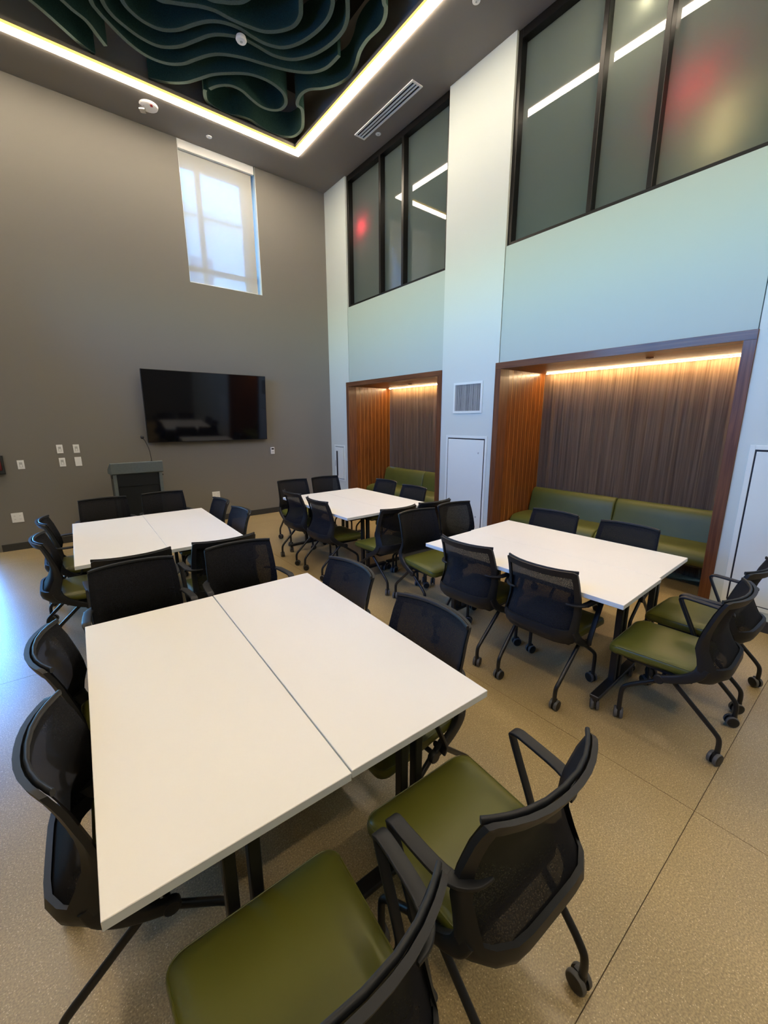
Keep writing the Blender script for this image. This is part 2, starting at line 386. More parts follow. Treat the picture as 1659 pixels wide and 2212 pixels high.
# glass exit door at the left end of the television wall
w = link('door_3', None); struct(w)
boxes('door_frame', [(DX0, DX0+0.05, YB-0.01, YB+0.12, 0, DZ1), (DX1-0.05, DX1, YB-0.01, YB+0.12, 0, DZ1), (DX0+0.05, DX1-0.05, YB-0.01, YB+0.12, DZ1-0.05, DZ1)], 'black_frame', w)
lf = boxes('door_leaf', [(DX0+0.055, DX0+0.10, YB+0.04, YB+0.085, 0.012, DZ1-0.055), (DX1-0.10, DX1-0.055, YB+0.04, YB+0.085, 0.012, DZ1-0.055), (DX0+0.10, DX1-0.10, YB+0.04, YB+0.085, 0.012, 0.16), (DX0+0.10, DX1-0.10, YB+0.04, YB+0.085, DZ1-0.15, DZ1-0.055)], 'black_frame', w)
boxes('pane', [(DX0+0.10, DX1-0.10, YB+0.058, YB+0.066, 0.16, DZ1-0.15)], 'glass', lf)
boxes('push_bar', [(DX0+0.14, DX1-0.14, YB-0.03, YB-0.005, 1.0, 1.05)], 'chrome', lf, 0.004)

# window with roller shade in the television wall
w = link('window_2', None); struct(w)
fy0, fy1 = YB+0.17, YB+0.24
boxes('window_frame', [(WX0, 1.978, fy0, fy1, WZ0, WZ1), (2.905, WX1, fy0, fy1, WZ0, WZ1), (WX0, WX1, fy0, fy1, 5.50, WZ1),
                       (WX0, WX1, fy0, fy1, WZ0, 3.875), (2.205, 2.285, fy0, fy1, WZ0, WZ1), (WX0, WX1, fy0, fy1, 4.065, 4.135)], 'plate', w)
for a, b in ((1.978, 2.205), (2.285, 2.905)):
    for z0, z1 in ((3.875, 4.065), (4.135, 5.50)):
        boxes('pane', [(a, b, YB+0.203, YB+0.209, z0, z1)], 'glass', w)
boxes('reveal', [(WX1-0.004, WX1, YB-0.0, YB+0.17, WZ0, WZ1), (WX0, WX0+0.004, YB, YB+0.17, WZ0, WZ1), (WX0, WX1, YB, YB+0.17, WZ0, WZ0+0.004)], 'white_metal', w)
s = thing('roller_shade', 'pale translucent roller shade drawn down over the high window', 'shade', ((WX0+WX1)/2, YB+0.05, WZ1))
bm = bmesh.new(); box(bm, -0.576, 0.525, 0.0, 0.0015, -1.90, -0.06); obj('fabric', bm, 'shade', s)
bm = bmesh.new(); box(bm, -0.576, 0.560, -0.052, -0.002, -0.118, -0.001); bev(bm, 0.004, 2); obj('cassette', bm, 'plate', s, True)
bm = bmesh.new(); box(bm, -0.576, 0.525, -0.006, 0.008, -1.905, -1.888); bev(bm, 0.003, 1); obj('hem_bar', bm, 'plate', s)
# outside: plaza and the building across
struct(boxes('ground', [(-60, XL-0.2, -50, 80, -0.4, -0.2), (XL-0.2, 60, YB+0.3, 80, -0.4, -0.2)], 'concrete_out'))
bld = thing('building', 'pale building seen through the shade of the high window', 'building', (24, 36, -0.2))
bm = bmesh.new(); box(bm, -22, 24, 0, 14, 0, 17.3); obj('facade', bm, 'facade', bld)
bm = bmesh.new(); box(bm, -22.2, 24.2, -0.3, 0.0, 16.9, 17.5); obj('parapet', bm, 'facade', bld)
bm = bmesh.new(); box(bm, -0.8, 0.8, -0.06, 0.06, 0, 2.0); wm = to_mesh('window', bm, 'facade_glass')
for i in range(9):
    for j in range(3): link('window', wm, bld, (-18 + i*4.5, 0.0, 2.5 + j*4.8))

# ------------------------------------------------------------------ upper interior windows
def upper_window(num, a, b, mull):
    w = link('window_%d' % num, None); struct(w)
    fx, gx = XR+0.03, XR+0.12
    t0 = ZC-0.086
    boxes('window_frame', [(fx, gx+0.03, a, a+0.05, ZW, ZC), (fx, gx+0.03, b-0.05, b, ZW, ZC), (fx, gx+0.03, a+0.05, b-0.05, ZW, ZW+0.036), (fx, gx+0.03, a+0.05, b-0.05, t0, ZC)], 'black_frame', w, 0.003)
    for m0, m1 in mull: boxes('mullion', [(fx, gx+0.03, m0, m1, ZW+0.036, t0)], 'black_frame', w, 0.003)
    es = [a+0.05] + [v for mm in mull[::-1] for v in mm] + [b-0.05]
    for k in range(0, len(es), 2): boxes('pane', [(gx, gx+0.008, es[k], es[k+1], ZW+0.036, t0)], 'frosted', w)
    # white reveal beside the frame
upper_window(3, OP[0][0], OP[0][1], [(2.336, 2.382), (1.797, 1.843)])
upper_window(4, OP[1][0], OP[1][1], [(5.712, 5.760), (5.160, 5.210)])
# upstairs corridor behind the frosted panes
CX0, CX1 = XR+TH, 6.6
struct(boxes('wall_corridor', [(CX1, CX1+0.1, YN, YB, 3.4, ZC), (CX0, CX1, YN-0.1, YN, 3.4, ZC), (CX0, CX1, YB, YB+0.1, 3.4, ZC)], 'corridor'))
struct(boxes('floor_corridor', [(CX0, CX1, YN, YB, 3.30, 3.40)], 'corridor'))
struct(boxes('ceiling_corridor', [(AX1, CX1+0.1, YN, YB+0.1, ZC, ZC+0.1)], 'corridor'))
# lamps and signs in the corridor, close behind the frosted panes
def exit_sign(loc, label, s):
    t = thing('exit_sign', label, 'sign', loc)
    bm = bmesh.new(); box(bm, 0.0, 0.03, -0.15, 0.15, -0.09, 0.09); bev(bm, 0.004, 1); obj('case', bm, 'plate', t)
    bm = bmesh.new(); box(bm, -0.004, 0.0, -0.085, 0.085, -0.055, 0.055); obj('lit_face', bm, emission('exit_red', (1.0, 0.03, 0.06), s), t)
    bm = bmesh.new(); sweep(bm, [(0.015, 0, 0.09), (0.015, 0, ZC-loc[2])], circ(0.008, 8)); obj('hanger', bm, 'plate', t)
exit_sign((4.66, 6.36, 4.93), 'red glow of an exit sign behind the leftmost frosted pane', 60.0)
exit_sign((4.78, 1.60, 4.43), 'faint red glow of an exit sign behind the rightmost frosted pane', 45.0)
def corridor_lamp(loc, label, col, s, r, h):
    t = thing('wall_lamp', label, 'lamp', loc)
    bm = bmesh.new(); lathe(bm, [(0, r*0.7), (0.02, r), (h-0.02, r), (h, r*0.7)], n=16); obj('shade', bm, emission('lamp_glow', col, s), t)
    bm = bmesh.new(); sweep(bm, [(0, 0, h), (0, 0, ZC-loc[2])], circ(0.008, 8)); obj('stem', bm, 'black_steel', t)
corridor_lamp((4.70, 1.36, 3.82), 'soft yellow lamp glow behind the rightmost frosted pane', (1.0, 0.68, 0.32), 16.0, 0.05, 0.42)
corridor_lamp((4.60, 2.05, 5.24), 'bright lamp standing in for a downlight reflection in the larger window, middle frosted pane', (1.0, 0.80, 0.55), 900.0, 0.045, 0.09)  # lamp added behind the pane for the reflection of a downlight
for i, (yy, sz) in enumerate(((5.4, 1.2), (2.2, 1.2))):  # unseen lights added so the corridor brightens the frosted panes
    t = thing('corridor_fill_light', ('unseen flat light added in the corridor to brighten the smaller frosted window', 'unseen flat light added in the corridor to brighten the larger frosted window')[i], 'light', (5.95, yy, ZC-0.002))
    bm = bmesh.new(); box(bm, -0.3, 0.3, -sz/2, sz/2, -0.03, -0.005); obj('diffuser', bm, emission('corridor_glow', (0.85, 1.0, 0.97), 1.5), t)
    bm = bmesh.new(); box(bm, -0.32, 0.32, -sz/2-0.02, sz/2+0.02, -0.004, 0.0); obj('tray', bm, 'plate', t)

# ------------------------------------------------------------------ alcoves
AXB = 5.40
ZI = 2.348
def alcove(k, oy0, oy1, side):
    iy0, iy1 = oy0+0.084, oy1-0.084
    # solid trim around the opening, mitred look
    t = link('trim_%d' % (k+1), None); struct(t)
    boxes('side_trim', [(XR-0.014, XR+TH, oy0, iy0, 0, ZP)], 'walnut', t, 0.002)
    boxes('side_trim', [(XR-0.014, XR+TH, iy1, oy1, 0, ZP)], 'walnut', t, 0.002)
    boxes('head_trim', [(XR-0.016, XR+TH, iy0-0.0835, iy1+0.0835, ZI, ZP)], 'walnut_h', t, 0.002)
    # back: shallow irregular flutes running up the panel
    random.seed(20+k)
    n = int((iy1-iy0)/0.013); z0, z1 = 0.0, ZI+0.05
    bm = bmesh.new(); prev = None; ph = [random.uniform(0, 6) for _ in range(4)]
    rows = []
    for i in range(n+1):
        y = iy0-0.02 + (iy1-iy0+0.04)*i/n
        d = 0.007*math.sin(y*38+ph[0]) + 0.005*math.sin(y*71+ph[1]) + 0.004*math.sin(y*113+ph[2]) + random.uniform(-0.002, 0.002)
        rows.append((bm.verts.new((AXB+d, y, z0)), bm.verts.new((AXB+d, y, z1))))
    for i in range(n): bm.faces.new((rows[i][0], rows[i+1][0], rows[i+1][1], rows[i][1]))
    bmesh.ops.solidify(bm, geom=bm.faces[:], thickness=-0.03)
    struct(obj('wall_alcove_back_%s' % side, bm, 'fluted', None, True, ang=60))
    struct(boxes('wall_alcove_outer_%s' % side, [(AXB+0.045, AX1, iy0-0.08, iy1+0.08, 0, ZI+0.1)], 'deck'))
    # side walls of narrow walnut planks with a pale line at each joint
    for nm, ya, yb, inner in (('left', iy1, iy1+0.02, -1), ('right', iy0-0.02, iy0, 1)):
        w = struct(boxes('wall_alcove_%s_%s' % (side, nm), [(XR+TH, AXB-0.012, (ya+0.006) if inner < 0 else ya, yb if inner < 0 else (yb-0.006), 0, ZI)], 'deck'))
        np_ = 9; wd = (AXB-0.014-XR-TH)/np_
        for i in range(np_):
            a = XR+TH + i*wd
            bm = bmesh.new()
            box(bm, a, a+wd-0.006, (ya if inner < 0 else yb-0.006), (ya+0.006 if inner < 0 else yb), 0, ZI)
            o = obj('plank', bm, 'plank', w)
            bm = bmesh.new()
            box(bm, a+wd-0.006, a+wd, (ya+0.001 if inner < 0 else yb-0.006), (ya+0.006 if inner < 0 else yb-0.001), 0, ZI)
            obj('pale_strip', bm, 'plank_edge', o)
    struct(boxes('ceiling_alcove_%s' % side, [(XR+TH, AXB+0.045, iy0-0.02, iy1+0.02, ZI+0.001, ZI+0.09)], 'plank_h'))
    # LED bar at the back of the alcove ceiling
    t = thing('alcove_light', ('warm LED bar along the top of the larger wood alcove', 'warm LED bar along the top of the smaller wood alcove')[k], 'light', (5.325, (iy0+iy1)/2, ZI))
    hl = (iy1-iy0)/2-0.06
    bm = bmesh.new(); box(bm, -0.008, 0.008, -hl, hl, -0.012, -0.004); bev(bm, 0.001, 1); obj('diffuser', bm, 'alcove_led', t)
    bm = bmesh.new(); box(bm, -0.02, 0.02, -hl-0.01, hl+0.01, -0.004, 0.0); obj('channel', bm, 'walnut', t)
    py = (1.756, 5.526)[k]; px = (4.80, 4.93)[k]
    t = thing('sprinkler_cap', ('round sprinkler cap under the larger alcove ceiling', 'round sprinkler cap under the smaller alcove ceiling')[k], 'sprinkler', (px, py, ZI))
    bm = bmesh.new(); lathe(bm, [(-0.012, 0.030), (-0.008, 0.038), (0, 0.040)], n=20); obj('cap', bm, 'walnut', t, True)
    bm = bmesh.new(); lathe(bm, [(-0.014, 0.012), (-0.011, 0.014)], n=12); obj('pin', bm, 'dark_slot', t)
    # two upholstered bench units
    mid = (iy0+iy1)/2
    lab = (('olive vinyl bench unit at the right end of the larger alcove', 'olive vinyl bench unit at the left end of the larger alcove'),
           ('olive vinyl bench unit at the right end of the smaller alcove', 'olive vinyl bench unit at the left end of the smaller alcove'))[k]
    for j, (a, b) in enumerate(((iy0+0.012, mid-0.004), (mid+0.004, iy1-0.012))):
        t = thing('bench', lab[j], 'bench', (5.05, (a+b)/2, 0), 0, 'upholstered benches in the alcoves')
        L = (b-a)/2
        seat = [(0.20, 0.30), (-0.20, 0.30), (-0.265, 0.315), (-0.295, 0.350), (-0.292, 0.395), (-0.262, 0.438), (-0.20, 0.462), (-0.10, 0.472), (0.06, 0.470), (0.22, 0.462)]
        back = [(0.155, 0.46), (0.175, 0.56), (0.195, 0.66), (0.215, 0.735), (0.245, 0.775), (0.285, 0.792), (0.322, 0.785), (0.33, 0.76), (0.33, 0.46)]
        for nm, prof, rz in (('seat_cushion', seat, 0.018), ('back_cushion', back, 0.022)):
            bm = bmesh.new(); cx = sum(p[0] for p in prof)/len(prof); cz = sum(p[1] for p in prof)/len(prof)
            rings = []
            for yy, inset in ((-L, rz), (-L+0.006, rz*0.35), (-L+rz, 0), (L-rz, 0), (L-0.006, rz*0.35), (L, rz)):
                ring = []
                for px_, pz_ in prof:
                    v = Vector((px_-cx, pz_-cz)); ln = v.length; v *= max(0.3, (ln-inset)/ln)
                    ring.append(bm.verts.new((cx+v.x, yy, cz+v.y)))
                rings.append(ring)
            m_ = len(prof)
            for i in range(len(rings)-1):
                for q in range(m_): bm.faces.new((rings[i][q], rings[i][(q+1) % m_], rings[i+1][(q+1) % m_], rings[i+1][q]))
            bm.faces.new(rings[0][::-1]); bm.faces.new(rings[-1])
            obj(nm, bm, 'bench_vinyl', t, True, ang=50)
        bm = bmesh.new(); box(bm, -0.16, 0.30, -L+0.02, L-0.02, 0.27, 0.30); obj('base_rail', bm, 'black_steel', t)
        for sx in (-0.13, 0.27):
            for sy in (-L+0.08, L-0.08):
                bm = bmesh.new(); box(bm, sx-0.02, sx+0.02, sy-0.02, sy+0.02, 0, 0.27); obj('leg', bm, 'black_steel', t)
alcove(0, *AL[0], 'near')
alcove(1, *AL[1], 'far')

# ------------------------------------------------------------------ access doors, vent, extinguisher cabinet on the white wall
def access_door(num, y0, y1, z0, z1, latches):
    d = link('door_%d' % num, None); struct(d)
    f = 0.035
    boxes('door_frame', [(XR-0.010, XR-0.0005, y0, y0+f, z0, z1), (XR-0.010, XR-0.0005, y1-f, y1, z0, z1), (XR-0.010, XR-0.0005, y0+f, y1-f, z1-f, z1), (XR-0.010, XR-0.0005, y0+f, y1-f, z0, z0+f)], 'white_metal', d, 0.002)
    boxes('gap', [(XR-0.003, XR-0.0002, y0+f, y1-f, z0+f, z1-f)], 'dark_slot', d)
    bm = bmesh.new(); box(bm, XR-0.012, XR-0.004, y0+f+0.014, y1-f-0.012, z0+f+0.008, z1-f-0.016); bev(bm, 0.002, 1); lf = obj('door_leaf', bm, 'white_metal', d)
    for (ly, lz) in latches:
        bm = bmesh.new(); lathe(bm, [(0, 0.013), (-0.004, 0.012), (-0.005, 0.006)], axis='X', n=14, off=(XR-0.012, ly, lz)); lt = obj('latch', bm, 'plate_dim', lf, True)
access_door(1, 3.408, 4.135, 0.17, 1.525, [(3.54, 1.30), (3.54, 0.42)])
access_door(2, -0.02, 0.785, 0.17, 1.535, [(0.10, 1.30), (0.10, 0.42)])
v = thing('return_vent', 'square white return vent with thin vertical louvres on the column', 'vent', (XR, 3.77, 1.825))
f = 0.03
bm = bmesh.new()
for b in ((-0.012, -0.0005, -0.25, -0.25+f, 0, 0.405), (-0.012, -0.0005, 0.25-f, 0.25, 0, 0.405), (-0.012, -0.0005, -0.25+f, 0.25-f, 0, f), (-0.012, -0.0005, -0.25+f, 0.25-f, 0.405-f, 0.405)): box(bm, *b)
obj('frame', bm, 'white_metal', v)
bm = bmesh.new(); box(bm, -0.0015, -0.0004, -0.22, 0.22, f, 0.405-f); obj('backing', bm, 'dark_slot', v)
bm = bmesh.new(); random.seed(3); yy = -0.212
while yy < 0.214:
    wdt = random.uniform(0.003, 0.007); box(bm, -0.006, -0.002, yy, yy+wdt, f, 0.405-f); yy += wdt + random.uniform(0.005, 0.011)
o = obj('louvre_blades', bm, 'plate_dim', v); o['kind'] = 'stuff'
c = thing('extinguisher_cabinet', 'white recessed fire extinguisher cabinet with narrow dark window slot', 'cabinet', (XR, 7.03, 0.54))
bm = bmesh.new()
for b in ((-0.012, -0.0005, -0.19, -0.16, 0, 0.71), (-0.012, -0.0005, 0.16, 0.187, 0, 0.71), (-0.012, -0.0005, -0.16, 0.16, 0, 0.03), (-0.012, -0.0005, -0.16, 0.16, 0.68, 0.71)): box(bm, *b)
obj('frame', bm, 'white_metal', c)
bm = bmesh.new(); box(bm, -0.0010, -0.0004, -0.16, 0.16, 0.03, 0.68); obj('gap', bm, 'reveal', c)
bm = bmesh.new(); box(bm, -0.024, -0.006, -0.150, 0.150, 0.042, 0.668); bev(bm, 0.003, 1); dr = obj('door', bm, 'white_metal', c)
bm = bmesh.new(); box(bm, -0.0255, -0.0235, 0.045, 0.10, 0.09, 0.59); obj('window', bm, 'dark_slot', dr)
bm = bmesh.new(); box(bm, -0.034, -0.024, 0.118, 0.140, 0.28, 0.40); bev(bm, 0.003, 1); obj('handle', bm, 'plate_dim', dr)

# ------------------------------------------------------------------ ceiling fittings
d = thing('slot_diffuser', 'white three-slot air diffuser in the dark ceiling', 'vent', (4.045, 5.08, ZC))
bm = bmesh.new()
for b in ((-0.086, -0.062, -0.622, 0.622, -0.012, -0.0005), (0.062, 0.086, -0.622, 0.622, -0.012, -0.0005), (-0.062, 0.062, -0.622, -0.60, -0.012, -0.0005), (-0.062, 0.062, 0.60, 0.622, -0.012, -0.0005)): box(bm, *b)
obj('frame', bm, 'cap', d)
for xx in (-0.021, 0.021):
    bm = bmesh.new(); box(bm, xx-0.009, xx+0.009, -0.60, 0.60, -0.011, -0.001); obj('blade', bm, 'cap', d)
bm = bmesh.new(); box(bm, -0.062, 0.062, -0.60, 0.60, -0.001, -0.0003); obj('backing', bm, 'dark_slot', d)
for loc, lab in (((4.22, 5.48), 'small white sprinkler cap beside the slot diffuser'), ((2.32, 7.04), 'small white sprinkler cap in the ceiling above the shaded window'), ((3.82, 3.37), 'small white sprinkler cap at the top edge between light line and frosted window')):
    t = thing('sprinkler_cap', lab, 'sprinkler', (loc[0], loc[1], ZC), 0, 'white sprinkler caps in the soffit')
    bm = bmesh.new(); lathe(bm, [(-0.010, 0.030), (-0.007, 0.038), (-0.001, 0.040)], n=20); obj('cap', bm, 'cap', t, True)
    bm = bmesh.new(); lathe(bm, [(-0.0125, 0.010), (-0.009, 0.011)], n=10); obj('centre', bm, 'plate_dim', t)
t = thing('strobe_alarm', 'round white alarm strobe with clear lens on the dark ceiling', 'alarm', (1.525, 6.895, ZC), math.radians(-25))
bm = bmesh.new(); lathe(bm, [(-0.030, 0.085), (-0.022, 0.105), (-0.001, 0.112)], n=28); obj('body', bm, 'cap', t, True)
bm = bmesh.new(); box(bm, -0.115, -0.045, -0.045, 0.045, -0.075, -0.025); bev(bm, 0.01, 2); obj('lens', bm, 'chrome', t, True)
bm = bmesh.new(); box(bm, 0.03, 0.06, -0.075, -0.03, -0.0315, -0.029); obj('marking', bm, 'red', t)
t = thing('ceiling_speaker', 'small round white detector hanging among the green felt waves', 'detector', (2.175, 5.275, 5.80))
bm = bmesh.new(); lathe(bm, [(-0.018, 0.020), (-0.014, 0.050), (0.0, 0.058), (0.03, 0.050)], n=24); obj('body', bm, 'cap', t, True)
bm = bmesh.new(); lathe(bm, [(-0.020, 0.014), (-0.016, 0.018)], n=12); obj('centre', bm, 'plate_dim', t)
bm = bmesh.new(); sweep(bm, [(0, 0, 0.03), (0, 0, ZD-5.80)], circ(0.012, 8)); obj('stem', bm, 'deck', t)

# felt wave baffles hanging in the recess
WAVES = [
 ('outermost dark green felt wave at the upper left corner of the ceiling', [(-1.2, 6.0), (-0.8, 6.2), (-0.4, 6.05), (0.1, 6.08), (0.38, 6.22), (0.51, 6.3), (0.66, 6.41), (0.81, 6.52), (0.94, 6.58)]),
 ('short dark green felt wave ending freely beside the light line', [(-1.2, 5.6), (-0.8, 5.85), (-0.4, 5.75), (0.1, 5.75), (0.45, 5.91), (0.63, 6.02), (0.72, 6.08), (0.84, 6.14), (0.94, 6.26), (1.03, 6.37)]),
 ('dark green felt wave in the middle that ends near the right light line', [(0.6, 4.4), (0.82, 5.0), (0.76, 5.5), (0.86, 5.84), (0.92, 5.93), (1.05, 6.04), (1.24, 6.17), (1.43, 6.23), (1.62, 6.2), (1.77, 6.09), (1.87, 5.94), (1.98, 5.78), (2.1, 5.67), (2.3, 5.57), (2.56, 5.49), (2.81, 5.4), (3.02, 5.27), (3.14, 5.09), (3.17, 4.85)]),
 ('long dark green felt wave passing just beyond the white detector', [(0.8, 4.4), (0.98, 5.0), (0.88, 5.5), (0.95, 5.77), (1.04, 5.89), (1.17, 5.96), (1.33, 6.01), (1.51, 6.0), (1.68, 5.87), (1.8, 5.69), (1.91, 5.52), (2.02, 5.42), (2.2, 5.33), (2.38, 5.32), (2.57, 5.32), (2.76, 5.24), (2.91, 5.06), (3.0, 4.85), (3.04, 4.62), (3.01, 4.44), (2.89, 4.25), (2.62, 3.9), (2.5, 3.4), (2.68, 2.8), (2.5, 2.2)]),
 ('dark green felt wave second from the top, above the white detector', [(1.05, 4.4), (1.18, 5.0), (1.05, 5.45), (1.11, 5.65), (1.21, 5.74), (1.34, 5.78), (1.49, 5.76), (1.63, 5.65), (1.75, 5.48), (1.86, 5.35), (1.98, 5.27), (2.13, 5.23), (2.29, 5.24), (2.45, 5.23), (2.61, 5.16), (2.73, 5.0), (2.81, 4.78), (2.84, 4.57), (2.81, 4.41), (2.74, 4.3), (2.45, 3.95), (2.28, 3.45), (2.42, 2.9), (2.2, 2.3)]),
 ('dark green felt wave nearest the top edge with a broad rounded loop', [(1.3, 4.3), (1.42, 4.8), (1.27, 5.2), (1.33, 5.38), (1.41, 5.42), (1.51, 5.37), (1.62, 5.31), (1.74, 5.24), (1.88, 5.19), (2.04, 5.18), (2.21, 5.15), (2.37, 5.1), (2.5, 4.99), (2.59, 4.85), (2.6, 4.71), (2.56, 4.61), (2.5, 4.5), (2.28, 4.1), (2.05, 3.6), (2.15, 3.0), (1.9, 2.5)]),
 ('innermost small felt curve cut by the top edge', [(1.9, 4.15), (1.66, 4.5), (1.64, 4.9), (1.72, 5.08), (1.81, 5.1), (1.91, 5.05), (2.0, 4.99), (2.09, 4.89), (2.2, 4.6)]),
 ('dark green felt wave curling into a teardrop loop at the corner', [(1.49, 6.58), (1.68, 6.51), (1.86, 6.37), (1.97, 6.22), (2.09, 6.04), (2.25, 5.89), (2.43, 5.76), (2.61, 5.71), (2.77, 5.72), (2.91, 5.78), (3.0, 5.91), (2.99, 6.06), (2.89, 6.15), (2.75, 6.17), (2.6, 6.12), (2.46, 6.06), (2.32, 6.07), (2.2, 6.17), (2.13, 6.29)]),
 ('outer dark green felt wave winding along the right light line into the corner', [(2.09, 6.33), (2.1, 6.4), (2.16, 6.52), (2.3, 6.585), (2.48, 6.59), (2.6, 6.53), (2.75, 6.51), (2.91, 6.56), (3.1, 6.59), (3.28, 6.53), (3.38, 6.43), (3.4, 6.24), (3.33, 6.06), (3.22, 5.88), (3.13, 5.84), (3.09, 5.67), (3.13, 5.52), (3.26, 5.39), (3.37, 5.23), (3.43, 5.03), (3.4, 4.85), (3.33, 4.66), (3.31, 4.48), (3.33, 4.3), (3.31, 4.18), (3.25, 4.08), (3.18, 4.03), (2.95, 3.75), (2.85, 3.3), (3.05, 2.7), (2.9, 2.0)]),
]
FZ0, FZ1 = 5.86, 6.16
for lab, pts in WAVES:
    path = smooth_path([(x, y, 0) for x, y in pts], 5)
    bm = bmesh.new(); th = 0.021; Lp = []
    for i, p in enumerate(path):
        t = (path[min(i+1, len(path)-1)] - path[max(i-1, 0)]).normalized(); nrm = Vector((-t.y, t.x, 0))*th
        Lp.append([bm.verts.new((p+nrm*s) + Vector((0, 0, z))) for s, z in ((1, FZ0), (-1, FZ0), (-1, FZ0+0.004), (-1, FZ1), (1, FZ1), (1, FZ0+0.004))])
    for i in range(len(Lp)-1):
        for q in range(6):
            f = bm.faces.new((Lp[i][q], Lp[i][(q+1) % 6], Lp[i+1][(q+1) % 6], Lp[i+1][q])); f.material_index = 1 if q in (0, 1, 5) else 0
    bm.faces.new(Lp[0][::-1]); bm.faces.new(Lp[-1])
    t = thing('felt_baffle', lab, 'ceiling baffle', (path[0].x, path[0].y, FZ0), 0, 'wavy felt baffles in the ceiling recess')
    o = obj('felt_strip', bm, ['felt', 'felt_edge'], t, True, loc=(-path[0].x, -path[0].y, -FZ0), ang=30)
    for q in (len(path)//4, 3*len(path)//4):
        p = path[q]; bm = bmesh.new(); sweep(bm, [(p.x, p.y, FZ1-0.05), (p.x, p.y, ZD)], circ(0.003, 6)); obj('hanger', bm, 'deck', t, loc=(-path[0].x, -path[0].y, -FZ0))

# ------------------------------------------------------------------ wall fittings beside the television
def plate(x0, x1, z0, z1, label, kind):
    cx, cz, w_, h_ = (x0+x1)/2, (z0+z1)/2, (x1-x0)/2, (z1-z0)/2
    nm = {'switch': 'light_switch', 'outlet': 'wall_outlet', 'blank': 'wall_plate'}[kind]
    t = thing(nm, label, nm.replace('_', ' '), (cx, YB, cz))
    bm = bmesh.new(); box(bm, -w_, w_, -0.007, -0.0005, -h_, h_); bev(bm, 0.002, 1); obj('cover_plate', bm, 'plate', t)
    if kind == 'switch':
        bm = bmesh.new(); box(bm, -w_*0.46, w_*0.46, -0.010, -0.006, -h_*0.55, h_*0.55); bev(bm, 0.001, 1); r_ = obj('rocker', bm, 'plate_dim', t)
        bm = bmesh.new(); box(bm, -w_*0.3, w_*0.3, -0.0125, -0.0095, -h_*0.5, h_*0.0); obj('paddle', bm, 'plate', r_)
    elif kind == 'outlet':
        for sx in (-0.45, 0.45):
            for sz in (-0.36, 0.36):
                bm = bmesh.new(); lathe(bm, [(-0.006, 0.016), (-0.009, 0.0155)], axis='Y', n=14, off=(sx*w_, 0, sz*h_)); rc = obj('receptacle', bm, 'plate', t)
                bm = bmesh.new()
                for q in (-0.005, 0.005): box(bm, sx*w_+q-0.0012, sx*w_+q+0.0012, -0.0097, -0.0088, sz*h_-0.003, sz*h_+0.005)
                obj('slots', bm, 'dark_slot', rc)
    else:
        bm = bmesh.new(); box(bm, -w_*0.6, w_*0.6, -0.009, -0.006, -h_*0.6, h_*0.6); obj('insert', bm, 'plate', t)
plate(-0.488, -0.416, 1.103, 1.222, 'single white rocker switch beside the red alarm pull', 'switch')
plate(-0.047, 0.024, 1.291, 1.411, 'upper left of four white wall plates left of the lectern', 'switch')
plate(0.140, 0.211, 1.289, 1.408, 'upper right of four white wall plates left of the lectern', 'switch')
plate(-0.043, 0.028, 1.106, 1.228, 'lower left of four white wall plates left of the lectern', 'switch')
plate(0.135, 0.213, 1.101, 1.231, 'lower right of four white plates left of the lectern, blank', 'blank')
plate(-0.655, -0.532, 0.384, 0.516, 'white four-socket outlet low on the wall at far left', 'outlet')
plate(1.967, 2.095, 0.395, 0.522, 'white outlet low on the wall right of the lectern', 'outlet')
t = thing('thermostat', 'small white thermostat below the right corner of the television', 'thermostat', (3.115, YB, 1.183))
bm = bmesh.new(); box(bm, -0.036, 0.036, -0.022, -0.0005, -0.062, 0.062); bev(bm, 0.004, 2); obj('body', bm, 'plate', t, True)
bm = bmesh.new(); box(bm, -0.024, 0.024, -0.0235, -0.0215, 0.018, 0.046); obj('display', bm, 'dark_slot', t)
for sx in (-0.012, 0.012):
    bm = bmesh.new(); box(bm, sx-0.007, sx+0.007, -0.024, -0.0215, -0.036, -0.010); obj('button', bm, 'plate_dim', t)
t = thing('alarm_pull', 'red fire alarm pull station under a clear cover at left edge', 'alarm', (-0.70, YB, 1.175))
bm = bmesh.new(); box(bm, -0.055, 0.055, -0.04, -0.0005, -0.075, 0.075); bev(bm, 0.005, 1); obj('station', bm, 'red', t)
bm = bmesh.new(); box(bm, -0.03, 0.03, -0.052, -0.040, -0.03, 0.0); obj('pull_handle', bm, 'plate', t)
bm = bmesh.new()
for b in ((-0.085, 0.085, -0.075, -0.071, -0.12, 0.12), (-0.085, -0.081, -0.071, -0.001, -0.12, 0.12), (0.081, 0.085, -0.071, -0.001, -0.12, 0.12), (-0.081, 0.081, -0.071, -0.001, 0.116, 0.12), (-0.081, 0.081, -0.071, -0.001, -0.12, -0.116)): box(bm, *b)
obj('clear_cover', bm, clear_glass('clear_cover', (0.85, 0.88, 0.9)), t)

# television on a tilting mount
tv = thing('television', 'large black flat television tilted on the grey wall', 'television', (2.034, 7.225, 1.945))
tilt = math.radians(4.5)
R4 = Matrix.Rotation(tilt, 4, 'X')
bm = bmesh.new(); box(bm, -0.958, 0.958, -0.018, 0.035, -0.546, 0.546, 0, R4); bev(bm, 0.004, 1); cs = obj('case', bm, 'bezel', tv)
bm = bmesh.new(); box(bm, -0.950, 0.950, -0.0205, -0.017, -0.534, 0.538, 0, R4); obj('screen', bm, 'screen', tv)
bm = bmesh.new(); box(bm, -0.3, 0.3, 0.03, 0.118, -0.18, 0.18); obj('wall_mount', bm, 'black_steel', tv)

